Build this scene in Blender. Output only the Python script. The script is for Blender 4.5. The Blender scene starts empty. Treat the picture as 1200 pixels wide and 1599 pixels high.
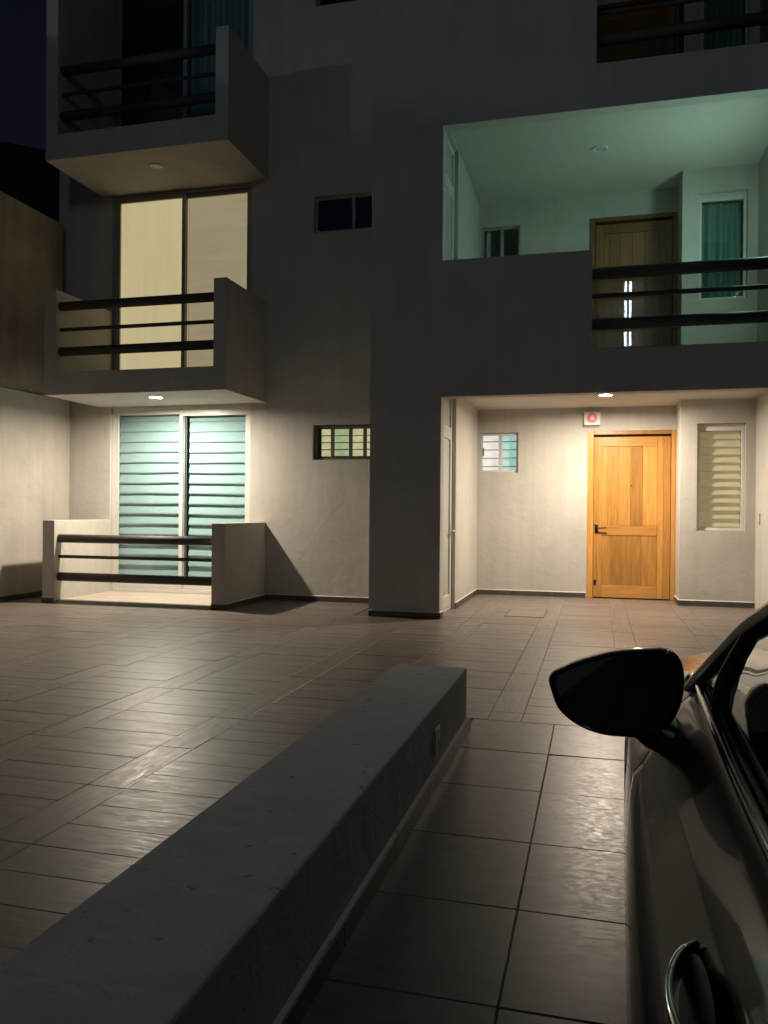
import bpy, bmesh, math, random
from mathutils import Vector, Matrix, noise
random.seed(7)
scene = bpy.context.scene
C = scene.collection
PI = math.pi

# ------------------------------------------------------------------ camera
CAM_H = 1.25
def cam_matrix(yaw, pitch, roll):
    cy, sy, cp, sp, cr, sr = math.cos(yaw), math.sin(yaw), math.cos(pitch), math.sin(pitch), math.cos(roll), math.sin(roll)
    A = Matrix(((1,0,0),(0,0,-1),(0,1,0)))
    Ry = Matrix(((cy,0,-sy),(0,1,0),(sy,0,cy)))
    Rx = Matrix(((1,0,0),(0,cp,-sp),(0,sp,cp)))
    Rz = Matrix(((cr,-sr,0),(sr,cr,0),(0,0,1)))
    return Rz @ Rx @ Ry @ A
MW = cam_matrix(math.radians(-14.7), math.radians(0.1), math.radians(0.48))
cam_d = bpy.data.cameras.new('camera')
cam = bpy.data.objects.new('camera', cam_d); C.objects.link(cam)
cam_d.sensor_fit = 'HORIZONTAL'; cam_d.sensor_width = 36.0; cam_d.lens = 36.0*1267/1200
cam_d.clip_start = 0.05; cam_d.clip_end = 1000
rows = [Vector(MW[0]), -Vector(MW[1]), -Vector(MW[2])]
R4 = Matrix((rows[0], rows[1], rows[2])).transposed().to_4x4()
cam.matrix_world = Matrix.Translation((0,0,CAM_H)) @ R4
scene.camera = cam

# ------------------------------------------------------------------ sky (night: the sun is well below the horizon)
world = bpy.data.worlds.new('World'); scene.world = world; world.use_nodes = True
nt = world.node_tree
bg = nt.nodes['Background']
sky = nt.nodes.new('ShaderNodeTexSky'); sky.sky_type = 'NISHITA'; sky.sun_disc = False
sky.sun_elevation = math.radians(-3.0); sky.sun_rotation = math.radians(200)
sky.altitude = 1500; sky.air_density = 1.0; sky.dust_density = 1.0; sky.ozone_density = 2.0
nt.links.new(sky.outputs[0], bg.inputs[0]); bg.inputs[1].default_value = 0.14

# ------------------------------------------------------------------ exposure
scene.view_settings.view_transform = 'Standard'; scene.view_settings.look = 'None'
scene.view_settings.exposure = 0.0; scene.view_settings.gamma = 1.0
scene.view_settings.use_curve_mapping = False
scene.render.engine = 'CYCLES'
scene.cycles.use_denoising = True
scene.cycles.max_bounces = 8; scene.cycles.diffuse_bounces = 4; scene.cycles.glossy_bounces = 4
scene.cycles.transparent_max_bounces = 12
scene.cycles.sample_clamp_indirect = 6.0
scene.cycles.caustics_reflective = False; scene.cycles.caustics_refractive = False

# ------------------------------------------------------------------ lamp strengths (radiance of the lit lenses)
DOWN_S = 2650.0
TUBE_S = 80.0  # assumed tube lamp behind the viewer
GREEN_S = 46.0  # assumed wall lamp, unseen, gives the loggia its green light
FLOOD_S = 480.0  # assumed pole lamp, unseen, lights the upper facade bluish

# ------------------------------------------------------------------ materials
MATS = {}
class N:
    def __init__(s, m): s.t = m.node_tree; s.b = s.t.nodes['Principled BSDF']
    def new(s, k, **kw):
        n = s.t.nodes.new('ShaderNode'+k)
        for a, v in kw.items(): setattr(n, a, v)
        return n
    def link(s, a, b): s.t.links.new(a, b)
    def val(s, n, **kw):
        for k, v in kw.items(): n.inputs[k].default_value = v
        return n
def rgba(c): return (c[0], c[1], c[2], 1.0)
def newmat(name):
    m = bpy.data.materials.new(name); m.use_nodes = True; MATS[name] = m; return m
def principled(name, col, rough=0.5, metal=0.0, coat=0.0, spec=0.5, ior=None):
    m = newmat(name); n = N(m)
    n.b.inputs['Base Color'].default_value = rgba(col); n.b.inputs['Roughness'].default_value = rough
    n.b.inputs['Metallic'].default_value = metal; n.b.inputs['Coat Weight'].default_value = coat
    n.b.inputs['Coat Roughness'].default_value = 0.03
    n.b.inputs['Specular IOR Level'].default_value = spec
    return m
def mottled(name, col, rough=0.6, var=0.12, scale=3.0, bump=0.0, bscale=40.0, metal=0.0, randobj=0.0, stretch=(1,1,1), spec=0.5, coat=0.0, dist=0.01, rvar=0.0, rdist=0.6):
    """base colour varied by noise in object space, optional bump and per-object tone"""
    m = newmat(name); n = N(m); b = n.b
    b.inputs['Roughness'].default_value = rough; b.inputs['Metallic'].default_value = metal
    b.inputs['Specular IOR Level'].default_value = spec; b.inputs['Coat Weight'].default_value = coat
    tc = n.new('TexCoord'); mp = n.new('Mapping'); mp.inputs['Scale'].default_value = stretch
    oi = n.new('ObjectInfo')
    off = n.new('VectorMath', operation='SCALE'); off.inputs[0].default_value = (37.1, 11.7, 5.3)
    n.link(oi.outputs['Random'], off.inputs['Scale'])
    ad = n.new('VectorMath', operation='ADD'); n.link(tc.outputs['Object'], ad.inputs[0]); n.link(off.outputs[0], ad.inputs[1])
    n.link(ad.outputs[0], mp.inputs['Vector'])
    n1 = n.new('TexNoise'); n.val(n1, Scale=scale, Detail=4.0, Roughness=0.6); n.link(mp.outputs[0], n1.inputs['Vector'])
    mr = n.new('MapRange'); n.val(mr, **{'From Min':0.3, 'From Max':0.7, 'To Min':1-var, 'To Max':1+var}); n.link(n1.outputs['Fac'], mr.inputs['Value'])
    v = mr.outputs[0]
    if randobj:
        ge = n.new('NewGeometry')
        a = n.new('Math', operation='ADD'); n.link(oi.outputs['Random'], a.inputs[0]); n.link(ge.outputs['Random Per Island'], a.inputs[1])
        f = n.new('Math', operation='FRACT'); n.link(a.outputs[0], f.inputs[0])
        m2 = n.new('MapRange'); n.val(m2, **{'To Min':1-randobj, 'To Max':1+randobj}); n.link(f.outputs[0], m2.inputs['Value'])
        mu = n.new('Math', operation='MULTIPLY'); n.link(v, mu.inputs[0]); n.link(m2.outputs[0], mu.inputs[1]); v = mu.outputs[0]
    sc = n.new('VectorMath', operation='SCALE'); sc.inputs[0].default_value = col; n.link(v, sc.inputs['Scale'])
    n.link(sc.outputs[0], b.inputs['Base Color'])
    if rvar:
        n3 = n.new('TexNoise'); n.val(n3, Scale=scale*1.7, Detail=5.0, Roughness=0.75, Distortion=rdist); n.link(mp.outputs[0], n3.inputs['Vector'])
        m3 = n.new('MapRange'); n.val(m3, **{'From Min':0.3, 'From Max':0.7, 'To Min':max(0.03, rough-rvar), 'To Max':rough+rvar}); n.link(n3.outputs['Fac'], m3.inputs['Value'])
        n.link(m3.outputs[0], b.inputs['Roughness'])
    if bump:
        n2 = n.new('TexNoise'); n.val(n2, Scale=bscale, Detail=3.0, Roughness=0.65); n.link(mp.outputs[0], n2.inputs['Vector'])
        bp = n.new('Bump'); n.val(bp, Strength=bump, Distance=dist); n.link(n2.outputs['Fac'], bp.inputs['Height'])
        n.link(bp.outputs[0], b.inputs['Normal'])
    return m
def plaster(name, col, bump=0.35, var=0.06, pits=False):
    """trowelled plaster: slow undulation, fine grain, faint stains"""
    m = newmat(name); n = N(m); b = n.b
    b.inputs['Roughness'].default_value = 0.85; b.inputs['Specular IOR Level'].default_value = 0.25
    tc = n.new('TexCoord')
    n1 = n.new('TexNoise'); n.val(n1, Scale=1.3, Detail=4.0, Roughness=0.62, Distortion=0.4); n.link(tc.outputs['Object'], n1.inputs['Vector'])
    mr = n.new('MapRange'); n.val(mr, **{'From Min':0.3, 'From Max':0.7, 'To Min':1-var, 'To Max':1+var}); n.link(n1.outputs['Fac'], mr.inputs['Value'])
    mp = n.new('Mapping'); mp.inputs['Scale'].default_value = (9, 9, 0.5); n.link(tc.outputs['Object'], mp.inputs['Vector'])
    n4 = n.new('TexNoise'); n.val(n4, Scale=1.0, Detail=2.0); n.link(mp.outputs[0], n4.inputs['Vector'])
    m4 = n.new('MapRange'); n.val(m4, **{'From Min':0.35, 'From Max':0.7, 'To Min':1.02, 'To Max':1-var*0.7}); n.link(n4.outputs['Fac'], m4.inputs['Value'])
    mu = n.new('Math', operation='MULTIPLY'); n.link(mr.outputs[0], mu.inputs[0]); n.link(m4.outputs[0], mu.inputs[1])
    if pits:      # small chips and dark specks in the paint
        n5 = n.new('TexNoise'); n.val(n5, Scale=19.0, Detail=3.0, Roughness=0.55); n.link(tc.outputs['Object'], n5.inputs['Vector'])
        m5 = n.new('MapRange'); n.val(m5, **{'From Min':0.66, 'From Max':0.72, 'To Min':1.0, 'To Max':0.45}); n.link(n5.outputs['Fac'], m5.inputs['Value'])
        mu2 = n.new('Math', operation='MULTIPLY'); n.link(mu.outputs[0], mu2.inputs[0]); n.link(m5.outputs[0], mu2.inputs[1]); mu = mu2
    sc = n.new('VectorMath', operation='SCALE'); sc.inputs[0].default_value = col; n.link(mu.outputs[0], sc.inputs['Scale'])
    n.link(sc.outputs[0], b.inputs['Base Color'])
    n2 = n.new('TexNoise'); n.val(n2, Scale=7.0, Detail=2.0, Roughness=0.5, Distortion=0.8); n.link(tc.outputs['Object'], n2.inputs['Vector'])
    n3 = n.new('TexNoise'); n.val(n3, Scale=95.0, Detail=1.0, Roughness=0.6); n.link(tc.outputs['Object'], n3.inputs['Vector'])
    b1 = n.new('Bump'); n.val(b1, Strength=bump, Distance=0.02); n.link(n2.outputs['Fac'], b1.inputs['Height'])
    b2 = n.new('Bump'); n.val(b2, Strength=bump*0.6, Distance=0.004); n.link(n3.outputs['Fac'], b2.inputs['Height']); n.link(b1.outputs[0], b2.inputs['Normal'])
    n.link(b2.outputs[0], b.inputs['Normal'])
    return m
def glass(name, tint, refl=1.0, rough=0.0, frost=0.0):
    m = newmat(name); n = N(m); t = n.t
    out = t.nodes['Material Output']; t.nodes.remove(n.b)
    tr = n.new('BsdfTransparent'); tr.inputs[0].default_value = rgba(tint)
    gl = n.new('BsdfGlossy'); gl.inputs['Roughness'].default_value = rough; gl.inputs[0].default_value = (0.95,0.97,1,1)
    lw_ = n.new('LayerWeight'); lw_.inputs['Blend'].default_value = 0.5       # Schlick reflectance, the same from both sides of the pane
    p5 = n.new('Math', operation='POWER'); n.link(lw_.outputs['Facing'], p5.inputs[0]); p5.inputs[1].default_value = 5.0
    sch = n.new('Math', operation='MULTIPLY_ADD'); n.link(p5.outputs[0], sch.inputs[0]); sch.inputs[1].default_value = 0.957; sch.inputs[2].default_value = 0.043
    mu = n.new('Math', operation='MULTIPLY'); n.link(sch.outputs[0], mu.inputs[0]); mu.inputs[1].default_value = refl; mu.use_clamp = True
    base = tr.outputs[0]
    if frost:
        df = n.new('BsdfDiffuse'); df.inputs[0].default_value = (0.62,0.64,0.6,1)
        mf = n.new('MixShader'); mf.inputs[0].default_value = frost
        n.link(tr.outputs[0], mf.inputs[1]); n.link(df.outputs[0], mf.inputs[2]); base = mf.outputs[0]
    mx = n.new('MixShader'); n.link(mu.outputs[0], mx.inputs[0]); n.link(base, mx.inputs[1]); n.link(gl.outputs[0], mx.inputs[2])
    n.link(mx.outputs[0], out.inputs['Surface'])
    return m
def emit(name, col, s, base=(0.6,0.6,0.6), nscale=0.0, nvar=0.0, stretch=(1,1,1)):
    m = newmat(name); n = N(m); b = n.b
    b.inputs['Base Color'].default_value = rgba(base); b.inputs['Roughness'].default_value = 0.7
    b.inputs['Emission Color'].default_value = rgba(col); b.inputs['Emission Strength'].default_value = s
    if nvar:
        tc = n.new('TexCoord'); mp = n.new('Mapping'); mp.inputs['Scale'].default_value = stretch; n.link(tc.outputs['Object'], mp.inputs[0])
        n1 = n.new('TexNoise'); n.val(n1, Scale=nscale, Detail=5.0); n.link(mp.outputs[0], n1.inputs['Vector'])
        mr = n.new('MapRange'); n.val(mr, **{'From Min':0.3, 'From Max':0.7, 'To Min':s*(1-nvar), 'To Max':s*(1+nvar)}); n.link(n1.outputs['Fac'], mr.inputs['Value'])
        n.link(mr.outputs[0], b.inputs['Emission Strength'])
    return m

plaster('wall_plaster', (0.515, 0.495, 0.448), bump=0.3, var=0.08)
plaster('wall_ceiling', (0.56, 0.535, 0.49), bump=0.2, var=0.03)
plaster('boundary_plaster', (0.50, 0.465, 0.41), bump=0.4, var=0.09)
plaster('neighbour_render', (0.38, 0.335, 0.28), bump=0.8, var=0.22)
plaster('low_wall_plaster', (0.47, 0.475, 0.475), bump=0.30, var=0.08, pits=True)
plaster('dark_render', (0.06, 0.06, 0.06), bump=0.5, var=0.2)
mottled('skirting', (0.075, 0.062, 0.052), rough=0.45, var=0.2, scale=6, bump=0.15, bscale=60, randobj=0.12)
mottled('sealant', (0.68, 0.66, 0.62), rough=0.6, var=0.05, scale=8)
mottled('plank', (0.176, 0.147, 0.127), rough=0.40, var=0.24, scale=9, bump=0.34, bscale=60, randobj=0.10, stretch=(0.45, 3.6, 1.0), dist=0.0014, rvar=0.12, rdist=1.2)
mottled('tile', (0.074, 0.067, 0.063), rough=0.37, var=0.24, scale=15.0, bump=0.07, bscale=240, randobj=0.08, stretch=(0.55, 1.5, 1.0), dist=0.0005, rvar=0.11, rdist=2.0)
mottled('grout', (0.10, 0.083, 0.070), rough=0.9, var=0.2, scale=20)
mottled('asphalt', (0.045, 0.045, 0.047), rough=0.9, var=0.3, scale=6, bump=0.3, bscale=90)
mottled('terrace_tile', (0.50, 0.44, 0.35), rough=0.35, var=0.10, scale=5, bump=0.06, bscale=30, randobj=0.06, stretch=(0.5, 4, 1))
mottled('rail_paint', (0.062, 0.056, 0.054), rough=0.62, var=0.15, scale=8, bump=0.05, bscale=50)
mottled('alu_white', (0.62, 0.61, 0.58), rough=0.35, var=0.04, scale=6, spec=0.6)
mottled('alu_grey', (0.36, 0.355, 0.34), rough=0.35, var=0.06, scale=6, metal=0.4)
mottled('alu_bronze', (0.13,0.12,0.105), rough=0.4, var=0.1, scale=6)
mottled('alu_dark', (0.045, 0.042, 0.038), rough=0.4, var=0.1, scale=6)
mottled('oak', (0.47, 0.228, 0.056), rough=0.34, var=0.20, scale=5.0, bump=0.10, bscale=22, randobj=0.30, stretch=(7.0, 7.0, 0.55), coat=0.25, dist=0.003)
mottled('oak_across', (0.47, 0.228, 0.056), rough=0.34, var=0.20, scale=5.0, bump=0.10, bscale=22, randobj=0.15, stretch=(0.55, 7.0, 7.0), coat=0.25, dist=0.003)
mottled('oak_shaded', (0.20, 0.095, 0.030), rough=0.4, var=0.22, scale=5.0, bump=0.10, bscale=22, randobj=0.2, stretch=(7.0, 7.0, 0.55), dist=0.003)  # darker oak for the upper doors: their shade is put into the colour
mottled('blind_fabric', (0.50, 0.575, 0.575), rough=0.8, var=0.06, scale=7, stretch=(0.6,1,3))
emit('blind_olive', (1.0, 0.82, 0.44), 0.19, base=(0.66,0.58,0.43), nscale=5, nvar=0.12, stretch=(0.6,1,3)); MATS['blind_olive'].cycles.emission_sampling = 'NONE'
mottled('curtain_teal', (0.16, 0.34, 0.33), rough=0.85, var=0.15, scale=5, stretch=(4,1,0.4))
mottled('plastic_white', (0.66, 0.65, 0.62), rough=0.45, var=0.05, scale=10)
mottled('plastic_grey', (0.25, 0.25, 0.24), rough=0.45, var=0.05, scale=10)
mottled('plastic_black', (0.012, 0.012, 0.013), rough=0.42, var=0.15, scale=20, bump=0.08, bscale=300, dist=0.001)
principled('rubber', (0.018,0.018,0.018), 0.75)
principled('metal_dark', (0.09,0.075,0.065), 0.32, metal=0.9)
principled('chrome', (0.80,0.80,0.80), 0.09, metal=1.0)
principled('mirror_glass', (0.16,0.17,0.18), 0.02, metal=1.0)
principled('red_print', (0.62,0.09,0.12), 0.4)
principled('pink_print', (0.85,0.42,0.42), 0.4)
glass('glass_teal', (0.875, 0.955, 0.960), refl=1.0)
glass('glass_clear', (0.91, 0.925, 0.905), refl=1.1)
glass('glass_smoke', (0.74, 0.72, 0.69), refl=0.4)
glass('glass_frost', (0.7, 0.72, 0.70), refl=1.0, rough=0.25, frost=0.85)
glass('glass_car', (0.34, 0.37, 0.36), refl=1.8)
emit('lens_lit', (1.0, 0.85, 0.68), DOWN_S)
mottled('lens_off', (0.55,0.54,0.50), rough=0.3, var=0.03, scale=10)
emit('flood_lit', (0.70, 0.85, 1.0), FLOOD_S)
emit('tube_lit', (0.68, 0.86, 1.0), TUBE_S)
emit('green_lit', (0.57, 1.0, 0.83), GREEN_S)
emit('blind_lit', (1.0, 0.81, 0.46), 0.66, base=(0.5,0.46,0.36), nscale=2.2, nvar=0.05, stretch=(6,1,0.5))
emit('blind_lit_dim', (1.0, 0.80, 0.50), 0.38, base=(0.5,0.46,0.36), nscale=2.2, nvar=0.06, stretch=(1,1,9))
emit('glow_yellow', (1.0, 0.93, 0.52), 0.62, nscale=6, nvar=0.18, stretch=(2,1,4))
emit('glow_green', (0.78, 0.95, 0.50), 0.50, nscale=6, nvar=0.18, stretch=(2,1,4))
emit('glow_white', (1.0, 0.93, 0.92), 0.85, nscale=4, nvar=0.12)
emit('glow_teal', (0.50, 0.95, 0.92), 0.66, nscale=4, nvar=0.12)
for k_ in ('blind_lit','blind_lit_dim','glow_yellow','glow_green','glow_white','glow_teal'): MATS[k_].cycles.emission_sampling = 'NONE'
# car paint
m = newmat('car_paint'); n = N(m); b = n.b
b.inputs['Base Color'].default_value = (0.007, 0.0068, 0.0066, 1); b.inputs['Roughness'].default_value = 0.4; b.inputs['Metallic'].default_value = 0.0; b.inputs['Specular IOR Level'].default_value = 0.05
b.inputs['Coat Weight'].default_value = 0.62; b.inputs['Coat Roughness'].default_value = 0.025; b.inputs['Coat IOR'].default_value = 1.33
tc = n.new('TexCoord'); n1 = n.new('TexNoise'); n.val(n1, Scale=14.0, Detail=6.0, Roughness=0.7); n.link(tc.outputs['Object'], n1.inputs['Vector'])
mr = n.new('MapRange'); n.val(mr, **{'From Min':0.35,'From Max':0.75,'To Min':0.015,'To Max':0.09}); n.link(n1.outputs['Fac'], mr.inputs['Value']); n.link(mr.outputs[0], b.inputs['Coat Roughness'])

# ------------------------------------------------------------------ mesh helpers
def link_obj(name, mesh, mat, parent=None, smooth=False):
    if mat is not None and not mesh.materials: mesh.materials.append(MATS[mat])
    if smooth:
        for p in mesh.polygons: p.use_smooth = True
    o = bpy.data.objects.new(name, mesh); C.objects.link(o)
    if parent is not None: o.parent = parent
    return o
def from_bm(name, bm, mat, parent=None, smooth=False):
    bmesh.ops.recalc_face_normals(bm, faces=bm.faces)
    me = bpy.data.meshes.new(name); bm.to_mesh(me); bm.free()
    return link_obj(name, me, mat, parent, smooth)
def from_py(name, v, f, mat, parent=None, smooth=False):
    me = bpy.data.meshes.new(name); me.from_pydata(v, [], f); me.update()
    bm = bmesh.new(); bm.from_mesh(me); bmesh.ops.recalc_face_normals(bm, faces=bm.faces); bm.to_mesh(me); bm.free()
    return link_obj(name, me, mat, parent, smooth)
def bm_box(bm, x0, x1, y0, y1, z0, z1, bevel=0.0, seg=2):
    M = Matrix.Translation(((x0+x1)/2, (y0+y1)/2, (z0+z1)/2)) @ Matrix.Diagonal((x1-x0, y1-y0, z1-z0, 1))
    r = bmesh.ops.create_cube(bm, size=1.0, matrix=M)
    if bevel:
        es = list({e for v in r['verts'] for e in v.link_edges})
        bmesh.ops.bevel(bm, geom=es, offset=bevel, segments=seg, profile=0.5, affect='EDGES')
def box(name, x0, x1, y0, y1, z0, z1, mat, parent=None, bevel=0.0, seg=2):
    bm = bmesh.new(); bm_box(bm, x0, x1, y0, y1, z0, z1, bevel, seg)
    return from_bm(name, bm, mat, parent)
def bm_cyl(bm, p0, p1, r0, r1=None, seg=20):
    p0, p1 = Vector(p0), Vector(p1); d = p1-p0
    M = Matrix.Translation((p0+p1)/2) @ d.to_track_quat('Z', 'Y').to_matrix().to_4x4()
    bmesh.ops.create_cone(bm, cap_ends=True, segments=seg, radius1=r0, radius2=r0 if r1 is None else r1, depth=d.length, matrix=M)
def empty(name, loc=(0,0,0)):
    o = bpy.data.objects.new(name, None); C.objects.link(o); o.location = loc; o.empty_display_size = 0.3; return o
def tag(o, label, cat, group=None):
    o['label'] = label; o['category'] = cat
    if group: o['group'] = group
    return o
def structure(o): o['kind'] = 'structure'; return o
def wall_holes(name, axis, c0, c1, a0, a1, z0, z1, holes, mat, parent, extra_a=(), extra_z=()):
    """a slab wall with real rectangular openings. axis 'Y': faces at y=c0 and c1, runs in x; axis 'X': faces at x=c0,c1, runs in y"""
    A = sorted({a0, a1, *[v for h in holes for v in h[:2]], *extra_a}); Z = sorted({z0, z1, *[v for h in holes for v in h[2:]], *extra_z})
    A = [a for a in A if a0-1e-9 <= a <= a1+1e-9]; Z = [z for z in Z if z0-1e-9 <= z <= z1+1e-9]
    def solid(i, j):
        if i < 0 or j < 0 or i >= len(A)-1 or j >= len(Z)-1: return False
        ca, cz = (A[i]+A[i+1])/2, (Z[j]+Z[j+1])/2
        return not any(h[0] < ca < h[1] and h[2] < cz < h[3] for h in holes)
    verts, faces, idx = [], [], {}
    def V(a, c, z):
        k = (round(a,5), round(c,5), round(z,5))
        if k not in idx:
            idx[k] = len(verts); verts.append((a, c, z) if axis == 'Y' else (c, a, z))
        return idx[k]
    for i in range(len(A)-1):
        for j in range(len(Z)-1):
            if not solid(i, j): continue
            a, b, z, w = A[i], A[i+1], Z[j], Z[j+1]
            faces.append((V(a,c0,z),V(b,c0,z),V(b,c0,w),V(a,c0,w))); faces.append((V(a,c1,z),V(a,c1,w),V(b,c1,w),V(b,c1,z)))
            if not solid(i-1,j): faces.append((V(a,c0,z),V(a,c0,w),V(a,c1,w),V(a,c1,z)))
            if not solid(i+1,j): faces.append((V(b,c0,z),V(b,c1,z),V(b,c1,w),V(b,c0,w)))
            if not solid(i,j-1): faces.append((V(a,c0,z),V(a,c1,z),V(b,c1,z),V(b,c0,z)))
            if not solid(i,j+1): faces.append((V(a,c0,w),V(b,c0,w),V(b,c1,w),V(a,c1,w)))
    return from_py(name, verts, faces, mat, parent)
def frame_ring(bm, x0, x1, z0, z1, y0, y1, w, wb=None, wt=None):
    wb = w if wb is None else wb; wt = w if wt is None else wt
    bm_box(bm, x0, x0+w, y0, y1, z0, z1, 0.003, 1); bm_box(bm, x1-w, x1, y0, y1, z0, z1, 0.003, 1)
    bm_box(bm, x0+w, x1-w, y0+0.001, y1-0.001, z0, z0+wb, 0.003, 1); bm_box(bm, x0+w, x1-w, y0+0.001, y1-0.001, z1-wt, z1, 0.003, 1)

# ------------------------------------------------------------------ key planes (metres)
Y0 = 9.23          # front of balconies and of the right block
YB = 10.50         # set back facade of the left wing
YR = 12.22         # entrance wall
YD = 12.13         # door
YY = 11.62         # bay front
FH = 3.10          # storey height
TOP = 9.5
XL = -7.60         # boundary wall
XR = 2.03          # right side wall of the entrance
XP0, XP1 = -2.60, -1.75
LW0, LW1, LWY, LWZ = -1.12, -0.708, 4.60, 0.36    # low wall

# ------------------------------------------------------------------ ground
me = bpy.data.meshes.new('ground'); me.from_pydata([(-200,-200,-0.05),(200,-200,-0.05),(200,200,-0.05),(-200,200,-0.05)], [], [(0,1,2,3)])
structure(link_obj('ground', me, 'asphalt'))
patio = structure(from_py('patio_floor', [(-7.7,-3,-0.006),(LW0,-3,-0.006),(LW0,4.87,-0.006),(5.2,4.87,-0.006),(5.2,12.4,-0.006),(-7.7,12.4,-0.006)], [(0,1,2,3,4,5)], 'grout'))
lane = structure(from_py('driveway_floor', [(LW0,-3,-0.006),(5.2,-3,-0.006),(5.2,4.87,-0.006),(LW0,4.87,-0.006)], [(0,1,2,3)], 'grout'))

def project(x, y, z):
    c = MW @ (Vector((x, y, z))-Vector((0,0,CAM_H)))
    if c.z < 0.2: return None
    return 600+1267*c.x/c.z, 799.5+1267*c.y/c.z, c.z
def slab_mesh(name, L, W, mat, t=0.02, bev=0.0016):
    bm = bmesh.new(); v = []
    g = 0.0011
    x, y = L/2-g, W/2-g
    lo = [bm.verts.new(p) for p in ((-x,-y,-t),(x,-y,-t),(x,y,-t),(-x,y,-t))]
    mi = [bm.verts.new(p) for p in ((-x,-y,-bev),(x,-y,-bev),(x,y,-bev),(-x,y,-bev))]
    hi = [bm.verts.new(p) for p in ((-x+bev,-y+bev,0),(x-bev,-y+bev,0),(x-bev,y-bev,0),(-x+bev,y-bev,0))]
    for i in range(4):
        j = (i+1) % 4
        bm.faces.new((lo[i],lo[j],mi[j],mi[i])); bm.faces.new((mi[i],mi[j],hi[j],hi[i]))
    bm.faces.new(hi)
    bmesh.ops.recalc_face_normals(bm, faces=bm.faces)
    me = bpy.data.meshes.new(name); bm.to_mesh(me); bm.free(); me.materials.append(MATS[mat]); return me
PER, ST, ROW, SY = 0.797, 0.200, 0.2083, 2.583
planks = []   # (cx, cy, L, W, rot)
def inside(x0, x1, y0, y1):
    if y1 < -0.6 or x0 > 4.9: return None
    # keep clear of the low wall and driveway
    if y0 < 4.87:
        if x1 > LW0+0.05 and not (x0 < LW0): return None
        if x0 < LW0 < x1: x1 = LW0
    return x0, x1, y0, y1
k0 = -9
for k in range(-9, 8):
    sx = -0.625+PER*k
    for r in range(-16, 48):
        ya = SY+ROW*r; yb = ya+ROW
        x0, x1 = sx+ST, sx+PER
        x0 = max(x0, XL); x1 = min(x1, 4.9)
        ylim = YB if x1 < XP0+0.3 else (Y0+0.02 if x1 < XP1 else YR)
        if x1-x0 > 0.08 and ya < ylim-0.02:
            yb2 = min(yb, ylim)
            if ya < 4.87 < yb2 and x1 > LW0: ya2 = 4.87
            else: ya2 = ya
            rr = inside(x0, x1, ya2, yb2)
            if rr and rr[1]-rr[0] > 0.06 and rr[3]-rr[2] > 0.02: planks.append((*rr, 0))
        if r % 3 == 0:
            ye = ya+3*ROW; x0, x1 = max(sx, XL), min(sx+ST, 4.9)
            ylim = YB if x1 < XP0+0.3 else (Y0+0.02 if x1 < XP1 else YR)
            if x1-x0 > 0.05 and ya < ylim-0.02:
                ya2 = ya; ye = min(ye, ylim)
                if ya < 4.87 < ye and x1 > LW0: ya2 = 4.87
                rr = inside(x0, x1, ya2, ye)
                if rr and rr[1]-rr[0] > 0.05 and rr[3]-rr[2] > 0.02: planks.append((*rr, 1))
def vis_score(p):
    x, y = (p[0]+p[1])/2, (p[2]+p[3])/2
    q = project(x, y, 0)
    if q is None or not (-30 < q[0] < 1230 and 0 < q[1] < 1640): return 0
    if x > LW1 and y < 3.6: return 0
    # hidden behind the low wall top
    if y < LWY-0.1 and x > LW0-0.45*(1-0): 
        pass
    return 1.0/(q[2]**2)*(1.0 if p[4] == 0 else 1.4)
planks.sort(key=vis_score, reverse=True)
mesh_cache = {}
def put_plank(p, name, parent):
    x0, x1, y0, y1, r = p
    L, W = (x1-x0, y1-y0) if r == 0 else (y1-y0, x1-x0)
    key = (round(L,3), round(W,3))
    if key not in mesh_cache: mesh_cache[key] = slab_mesh('paving_plank', L, W, 'plank')
    o = bpy.data.objects.new(name, mesh_cache[key]); C.objects.link(o); o.parent = parent
    o.location = ((x0+x1)/2, (y0+y1)/2, random.uniform(-0.0008, 0.0008))
    o.rotation_euler = (random.gauss(0,0.0016), random.gauss(0,0.0010), (PI/2 if r else 0)+random.gauss(0,0.0012))
for p in planks[:300]: put_plank(p, 'paving_plank', patio)
for r in (0, 1):
    vs, fs = [], []
    for p in planks[300:]:
        if p[4] != r: continue
        x0, x1, y0, y1 = p[:4]; g = 0.0011; dz = random.uniform(-0.001,0.0008)
        pts = [(x0+g,y0+g),(x1-g,y0+g),(x1-g,y1-g),(x0+g,y1-g)]
        if r: pts = [(y, -x) for x, y in pts]        # local frame of an object turned by 90 degrees
        b = len(vs); vs += [(x,y,-0.02) for x,y in pts]+[(x,y,dz) for x,y in pts]
        fs += [(b+4,b+5,b+6,b+7)]+[(b+i,b+(i+1)%4,b+4+(i+1)%4,b+4+i) for i in range(4)]
    o = from_py('paving_planks', vs, fs, 'plank', patio); o['kind'] = 'stuff'
    if r: o.rotation_euler = (0,0,PI/2)
# driveway tiles
LY = [4.868, 4.26, 3.68, 3.10, 2.57, 2.05, 1.50, 0.93, 0.36, -0.22, -0.80]
LX = [LW1, -0.23, 0.37, 0.97, 1.57, 2.17, 2.77, 3.37, 3.97]
for i in range(len(LY)-1):
    for j in range(len(LX)-1):
        L, W = LX[j+1]-LX[j], LY[i]-LY[i+1]; key = ('t', round(L,3), round(W,3))
        if key not in mesh_cache: mesh_cache[key] = slab_mesh('floor_tile', L, W, 'tile', bev=0.003)
        o = bpy.data.objects.new('floor_tile', mesh_cache[key]); C.objects.link(o); o.parent = lane
        o.location = ((LX[j]+LX[j+1])/2, (LY[i]+LY[i+1])/2, random.uniform(-0.001,0.001))
        o.rotation_euler = (random.gauss(0,0.002), random.gauss(0,0.002), 0)
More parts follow.
